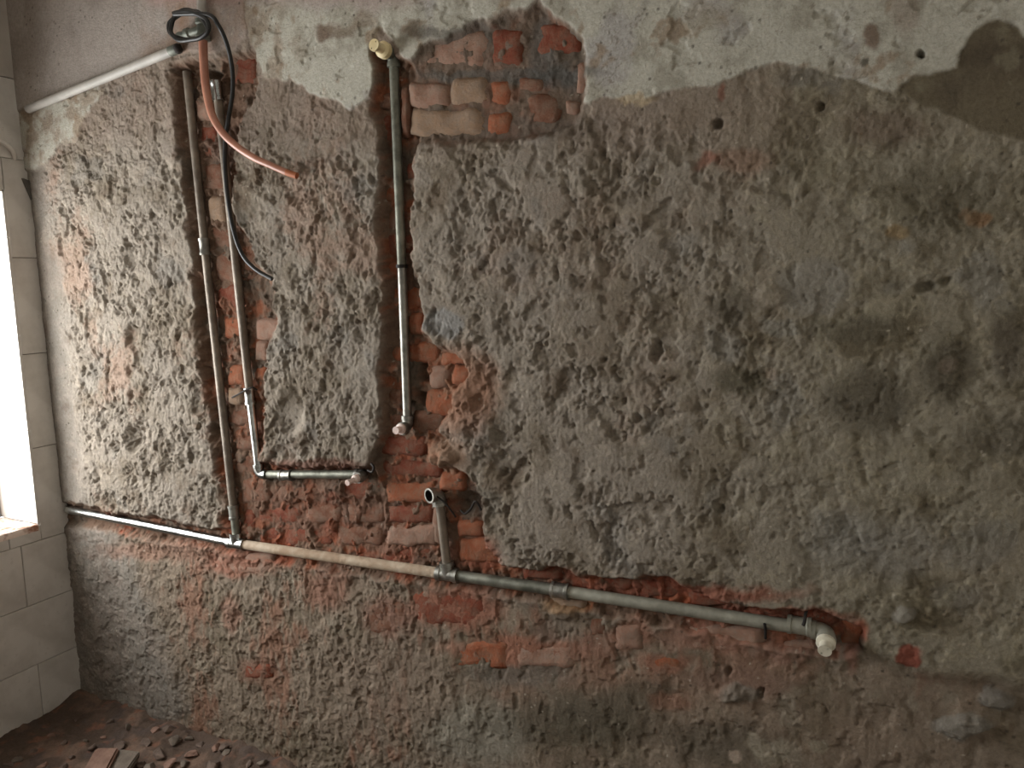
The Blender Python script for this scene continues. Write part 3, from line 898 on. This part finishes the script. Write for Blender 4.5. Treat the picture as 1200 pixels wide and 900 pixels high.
# 1: the long run with two risers
root = thing('water_pipe', W(525, 673), 'long horizontal galvanised pipe run along the red chase with two risers teed off it', 'pipe')
pA, pT1, pT2, pC, pE = W(80, 597), W(278, 637), W(525, 673), W(657, 692), W(967, 740)
e1 = (pT1 - pA).normalized(); e2 = (pT2 - pT1).normalized(); e3 = (pC - pT2).normalized(); e4 = (pE - pC).normalized()
pA = pT1 - e1 * (pT1.x + 0.0 - 0.014) / e1.x
pipe(root, pA, pT1 - e1 * .02, 'chrome')
o = pipe(root, pT1 + e2 * .02, pT2 - e2 * .02, 'dusty'); o['label'] = 'pipe length coated in dried mortar'
pipe(root, pT2 + e3 * .02, pC - e3 * .01, 'darkgalv')
pipe(root, pC + e4 * .01, pE - e4 * .02, 'pale')
coupling(root, pC, e4)
r1t, r1c, r1m, r1b = W(219, 84), W(240, 289), W(274, 600), pT1
ra = (r1b - r1m).normalized()
tee(root, pT1, e2, -ra, 'chrome')
coupling(root, r1m, ra, 'galv', .04, r=VR)
pipe(root, r1m, r1b - ra * .02, 'darkgalv', VR)
rb_ = (r1m - r1c).normalized()
pipe(root, r1c, r1m, 'dull', VR)
coupling(root, r1c, rb_, 'galv', .045, r=VR)
pipe(root, r1t, r1c, 'dull', VR)
r2t = W(514, 578)
rc = (r2t - pT2).normalized()
tee(root, pT2, e3, rc)
pipe(root, pT2 + rc * .02, r2t - rc * .015, 'dull', VR)
el = elbow(root, r2t, -rc, OUT + Vector((-.35, 0, 0.0)), 'fit', .03, hollow=True)
d2 = (OUT + Vector((-.35, 0, 0))).normalized()
bore = MB().sweep([r2t + d2 * .004, r2t + d2 * .03], PR * 1.22 * .86, 20, cap=False)
bore.f.append(tuple(range(20)))
bore = bore.build('socket_bore', M['wire'], el)
bore.matrix_parent_inverse = Matrix.Identity(4)
coupling(root, W(937, 733), e4, 'pale', .045)
elbow(root, pE + e4 * .004, -e4, OUT + Vector((0, 0, -.25)), 'pale', .030)
plug(root, pE + e4 * .004 + (OUT + Vector((0, 0, -.25))).normalized() * .022, OUT + Vector((0, 0, -.25)), 'plug_white', .036, .0125)

# 2: the L-shaped run
root = thing('water_pipe', W(305, 556), 'galvanised pipe dropping beside the black cable and turning right at an elbow', 'pipe')
a, c, e, g = W(256, 118), W(293, 464), W(304, 556), W(428, 556)
d1 = (c - a).normalized(); d2_ = (e - c).normalized(); d3 = (g - e).normalized()
pipe(root, a, c, 'dull', VR)
top = W(253, 96)
coupling(root, top + (a - top) * .5, a - top, 'chrome', .05, r=VR)
pipe(root, c, e - d2_ * .02, 'chrome', VR)
coupling(root, c, d1, 'chrome', .045, r=VR)
elbow(root, e, -d2_, d3, 'chrome', .03, r=VR)
pipe(root, e + d3 * .02, g - d3 * .01, 'darkgalv', VR)
coupling(root, W(336, 557), d3, 'galv', .04, r=VR)
dd = (OUT + Vector((-.1, 0, -.1)))
elbow(root, g, -d3, dd, 'galv', .028, r=VR)
plug(root, g + dd.normalized() * .02, dd, 'plug_pink', .046, .0075)

# 3: the middle drop
root = thing('water_pipe', W(478, 500), 'straight vertical galvanised pipe drop below the brick arch with plugs at both ends', 'pipe')
a, b = W(461, 64), W(478, 500)
d = (b - a).normalized()
j = W(471, 312)
pipe(root, a + d * .015, j, 'darkgalv', VR)
pipe(root, j, b - d * .02, 'galv', VR)
MB().lathe(j - d * .004, j + d * .004, [(0, PR * .9), (0, PR * 1.06), (1, PR * 1.06), (1, PR * .9)], 18).build('joint_ring', M['wire'], root)
elbow(root, a, d, OUT, 'darkgalv', .028, r=VR)
plug(root, a + OUT * .02, OUT + Vector((0, 0, .05)), 'plug_cream', .055, .013)
elbow(root, b, -d, OUT, 'galv', .028, r=VR)
plug(root, b + OUT * .02, OUT, 'plug_pink', .032, .0092)

# ------------------------------------------------------------------ hose, cable, conduit, tap
z_, = (0,)
cnd = thing('conduit', on_wall(120, 95, .04), 'thin white plastic conduit running along the wall above the corner', 'conduit')
ca, cb = on_wall(33, 128, .04), on_wall(206, 58, .04)
cdir = (cb - ca)
MB().sweep([ca + (cb - ca) * (i / 12) for i in range(13)], .0120, 16).build('tube', M['pvc'], cnd)
MB().lathe(cb - cdir.normalized() * .02, cb + cdir.normalized() * .018, [(0, .0105), (0, .013), (.9, .013), (1, .010)], 16).build('end_socket', M['valve'], cnd)

tap = thing('tap', on_wall(234, 34, .05), 'small grey-green valve on a white stub pipe in the cable coil', 'tap')
MB().sweep([on_wall(236.5, -14, .05), on_wall(236, 6, .05), on_wall(236.5, 26, .05)], .011, 16).build('stub_pipe', M['pvc'], tap)
MB().lathe(on_wall(236.5, 23, .05), on_wall(238, 48, .05), [(0, .012), (0, .017), (.2, .017), (.25, .013), (.7, .014), (.75, .018), (1, .018), (1, .012)], 16).build('body', M['valve'], tap)
MB().lathe(on_wall(237, 34, .045), on_wall(210, 43, .05), [(0, .010), (.5, .010), (.55, .014), (.7, .014), (.75, .009), (1, .012)], 14).build('handle', M['valve'], tap)
MB().lathe(on_wall(206, 52, .05), on_wall(211, 62, .045), [(0, .006), (.2, .011), (.8, .011), (1, .006)], 12).build('lever', M['wire'], tap)

hs = [(238, 48, .055), (238.5, 65, .058), (240, 90, .062), (243.5, 115, .066), (250, 138, .068), (262, 157, .068), (278, 172, .066), (298, 185, .062), (318, 194, .056), (336, 202, .05), (348, 206, .046)]
hp = spline([on_wall(*q) for q in hs], 6)
hose = thing('hose', on_wall(348, 206, .046), 'pinkish orange rubber hose hanging from the valve and curving right', 'hose')
cut = len(hp) - 7
MB().sweep(hp[:cut + 1], [.0112 - .0032 * i / cut for i in range(cut + 1)], 14).build('tube', M['hose'], hose)
MB().sweep(hp[cut:], [.008] * (len(hp) - cut), 14).build('end_piece', M['hose_end'], hose)

cs = []
for i in range(27):                                           # coil of two and a half turns round the tap
    an = math.pi * (0.15 + i * 0.2)
    rr = 1.0 + 0.10 * math.sin(i * 1.7)
    cs.append((221 + 22 * rr * math.cos(an), 32 - 18 * rr * math.sin(an) - 0.3 * (i % 9), .080 + .0014 * i))
cs = cs[:24] + [(243, 17, .106), (256, 30, .092), (266, 52, .074), (272, 80, .056), (272.5, 108, .046), (268, 138, .040), (264, 165, .038), (264, 200, .040), (268, 240, .044), (275, 275, .046),
                (285, 300, .044), (300, 316, .042), (319, 327, .038)]
cp_ = spline([on_wall(*q) for q in cs], 5)
tag(MB().sweep(cp_, .0055, 10).build('cable', M['black']), 'black rubber cable coiled round the valve and hanging down beside the pipes', 'cable')


# small iron: nails and tie wires
def wire(name, pts, r, label, cat, group=None):
    return tag(MB().sweep(spline([on_wall(*q) for q in pts], 4), r, 8).build(name, M['wire']), label, cat, group)


wire('nail', [(946, 712, .012), (944, 720, .022), (943, 728, .032), (941, 733, .034)], .0032, 'bent black iron nail hooked over the pipe near its plugged elbow', 'nail')
wire('nail', [(896, 731, .030), (897, 738, .026), (897, 748, .016)], .0030, 'black iron nail driven under the long pipe', 'nail')
wire('tie_wire', [(272, 466, .014), (281, 461, .026), (288, 457, .036), (296, 454, .034), (301, 457, .02)], .0022, 'twisted black tie wire round the coupling of the bent pipe', 'wire')
wire('tie_wire', [(435, 543, .03), (438, 548, .036), (436, 553, .034), (431, 551, .03)], .0032, 'short curl of black wire at the end of the bent pipe', 'wire')
wire('tie_wire', [(500, 573, .03), (520, 588, .036), (530, 600, .03), (534, 606, .024)], .0022, 'thin black wire twisted round the open short riser', 'wire')
wire('tie_wire', [(540, 598, .014), (545, 602, .02), (552, 596, .018), (556, 588, .02), (560, 590, .02), (564, 598, .016)], .0028, 'crumpled black wire scrap stuck in the mortar beside the short riser', 'wire')

# plaster-covered hook on the tiles
hk = [on_left(-6, 166, .004), on_left(0, 165, .014), on_left(8, 169, .018), on_left(14, 175, .016), on_left(17, 182, .008), on_left(17, 186, -.002)]
tag(MB().sweep(spline(hk, 5), .0075, 12).build('wall_hook', M['tile']), 'curved white painted hook stub on the tiles above the window', 'hook')


# ------------------------------------------------------------------ rubble at the foot of the wall
def chunk(name, c, size, mat, label, seed, cat='rubble', group='loose rubble on the floor', flat=1.0, rz=0.0, tilt=0.0):
    bm = bmesh.new()
    rr = random.Random(seed)
    for _ in range(13):                                       # angular shard: hull of random points
        v = Vector((rr.gauss(0, 1), rr.gauss(0, 1), rr.gauss(0, 1))).normalized() * rr.uniform(.75, 1.0)
        bm.verts.new(v)
    hull = bmesh.ops.convex_hull(bm, input=bm.verts[:])
    bmesh.ops.delete(bm, geom=[g for g in hull['geom_interior'] if isinstance(g, bmesh.types.BMVert)], context='VERTS')
    bmesh.ops.bevel(bm, geom=bm.edges[:], offset=0.06, segments=1, affect='EDGES')
    mt = Matrix.Rotation(rz, 4, 'Z') @ Matrix.Rotation(tilt, 4, 'X') @ Matrix.Diagonal((size[0], size[1], size[2], 1))
    bm.transform(mt)
    me = bpy.data.meshes.new(name); bm.to_mesh(me); bm.free()
    me.materials.append(M[mat])
    o = bpy.data.objects.new(name, me)
    o.location = c
    COL.objects.link(o)
    return tag(o, label, cat, group)


def floor_z(x, y):
    i = int(np.clip(np.searchsorted(fxs, x), 0, len(fxs) - 1)); j_ = int(np.clip(np.searchsorted(fys, y), 0, len(fys) - 1))
    return float(FZ[j_, i])


def slab(name, px, py, sx_, sy_, th, rz, tilt, mat, label, cat):
    p = on_floor(px, py, .03)
    bm = bmesh.new()
    bmesh.ops.create_cube(bm, size=1.0)
    for v in bm.verts:
        v.co.x *= sx_ * (1 + rnd.uniform(-.15, .15)); v.co.y *= sy_ * (1 + rnd.uniform(-.15, .15)); v.co.z *= th
    bmesh.ops.bevel(bm, geom=bm.edges[:], offset=th * .18, segments=2, affect='EDGES')
    bm.transform(Matrix.Rotation(rz, 4, 'Z') @ Matrix.Rotation(tilt, 4, 'X'))
    me = bpy.data.meshes.new(name); bm.to_mesh(me); bm.free()
    me.materials.append(M[mat])
    o = bpy.data.objects.new(name, me)
    zmin = min(v.co.z for v in me.vertices)
    o.location = (p.x, p.y, floor_z(p.x, p.y) - zmin - 0.006)
    COL.objects.link(o)
    return tag(o, label, cat)


slab('brick_fragment', 118, 897, .07, .10, .03, .5, .35, 'rub_p', 'pinkish brick fragment lying tilted on the dirt floor', 'rubble')
slab('plaster_slab', 142, 893, .08, .07, .022, .2, .4, 'rub_g', 'flat grey-brown plaster slab leaning beside the pinkish brick fragment', 'rubble')
spots = [(188, 884, .030, 'rub_b'), (205, 872, .022, 'rub_g'), (170, 872, .026, 'rub_b'), (225, 886, .026, 'rub_p'), (250, 896, .03, 'rub_b'), (75, 868, .016, 'rub_b'), (60, 862, .012, 'rub_p'), (84, 884, .014, 'rub_b'),
         (100, 868, .013, 'rub_g'), (150, 858, .016, 'rub_g'), (40, 878, .014, 'rub_b'), (20, 888, .018, 'rub_g'), (90, 846, .010, 'rub_b'), (122, 862, .012, 'rub_p'), (182, 860, .015, 'rub_p'),
         (215, 894, .018, 'rub_g'), (165, 893, .016, 'rub_b'), (50, 893, .015, 'rub_p'), (235, 875, .016, 'rub_b'), (266, 886, .014, 'rub_g'), (290, 898, .018, 'rub_b'), (176, 897, .026, 'rub_g'), (200, 896, .024, 'rub_p'), (142, 872, .02, 'rub_b'), (108, 876, .018, 'rub_b'),
         (72, 896, .022, 'rub_b'), (130, 850, .016, 'rub_b'), (205, 858, .02, 'rub_b'), (255, 880, .022, 'rub_p'), (8, 897, .02, 'rub_b'), (228, 864, .018, 'rub_g'), (310, 897, .02, 'rub_g'), (278, 872, .018, 'rub_b')]
NM = {'rub_b': 'brown lump of rubble on the dirt floor', 'rub_g': 'grey-brown lump of render on the dirt floor', 'rub_p': 'pinkish brick chip on the dirt floor'}
GP = {'rub_b': 'brown rubble lumps', 'rub_g': 'grey render lumps', 'rub_p': 'pinkish brick chips'}
for i, (px, py, s_, m_) in enumerate(spots):
    p = on_floor(px, py, .02)
    p.y = min(p.y, -.055); p.x = max(p.x, .03)
    where = ' near the tiled wall' if p.x < .27 else (' beside the plaster slab' if p.x < .48 and p.y < -.085 else ' at the foot of the hacked wall')
    sz = (s_ * rnd.uniform(.9, 1.4), s_ * rnd.uniform(.7, 1.1), s_ * rnd.uniform(.5, .8))
    chunk('rubble_chunk', (p.x, p.y, floor_z(p.x, p.y) + sz[2] * .35), sz, m_, NM[m_] + where, 700 + i, 'rubble', GP[m_] + where, rz=rnd.uniform(0, 3))
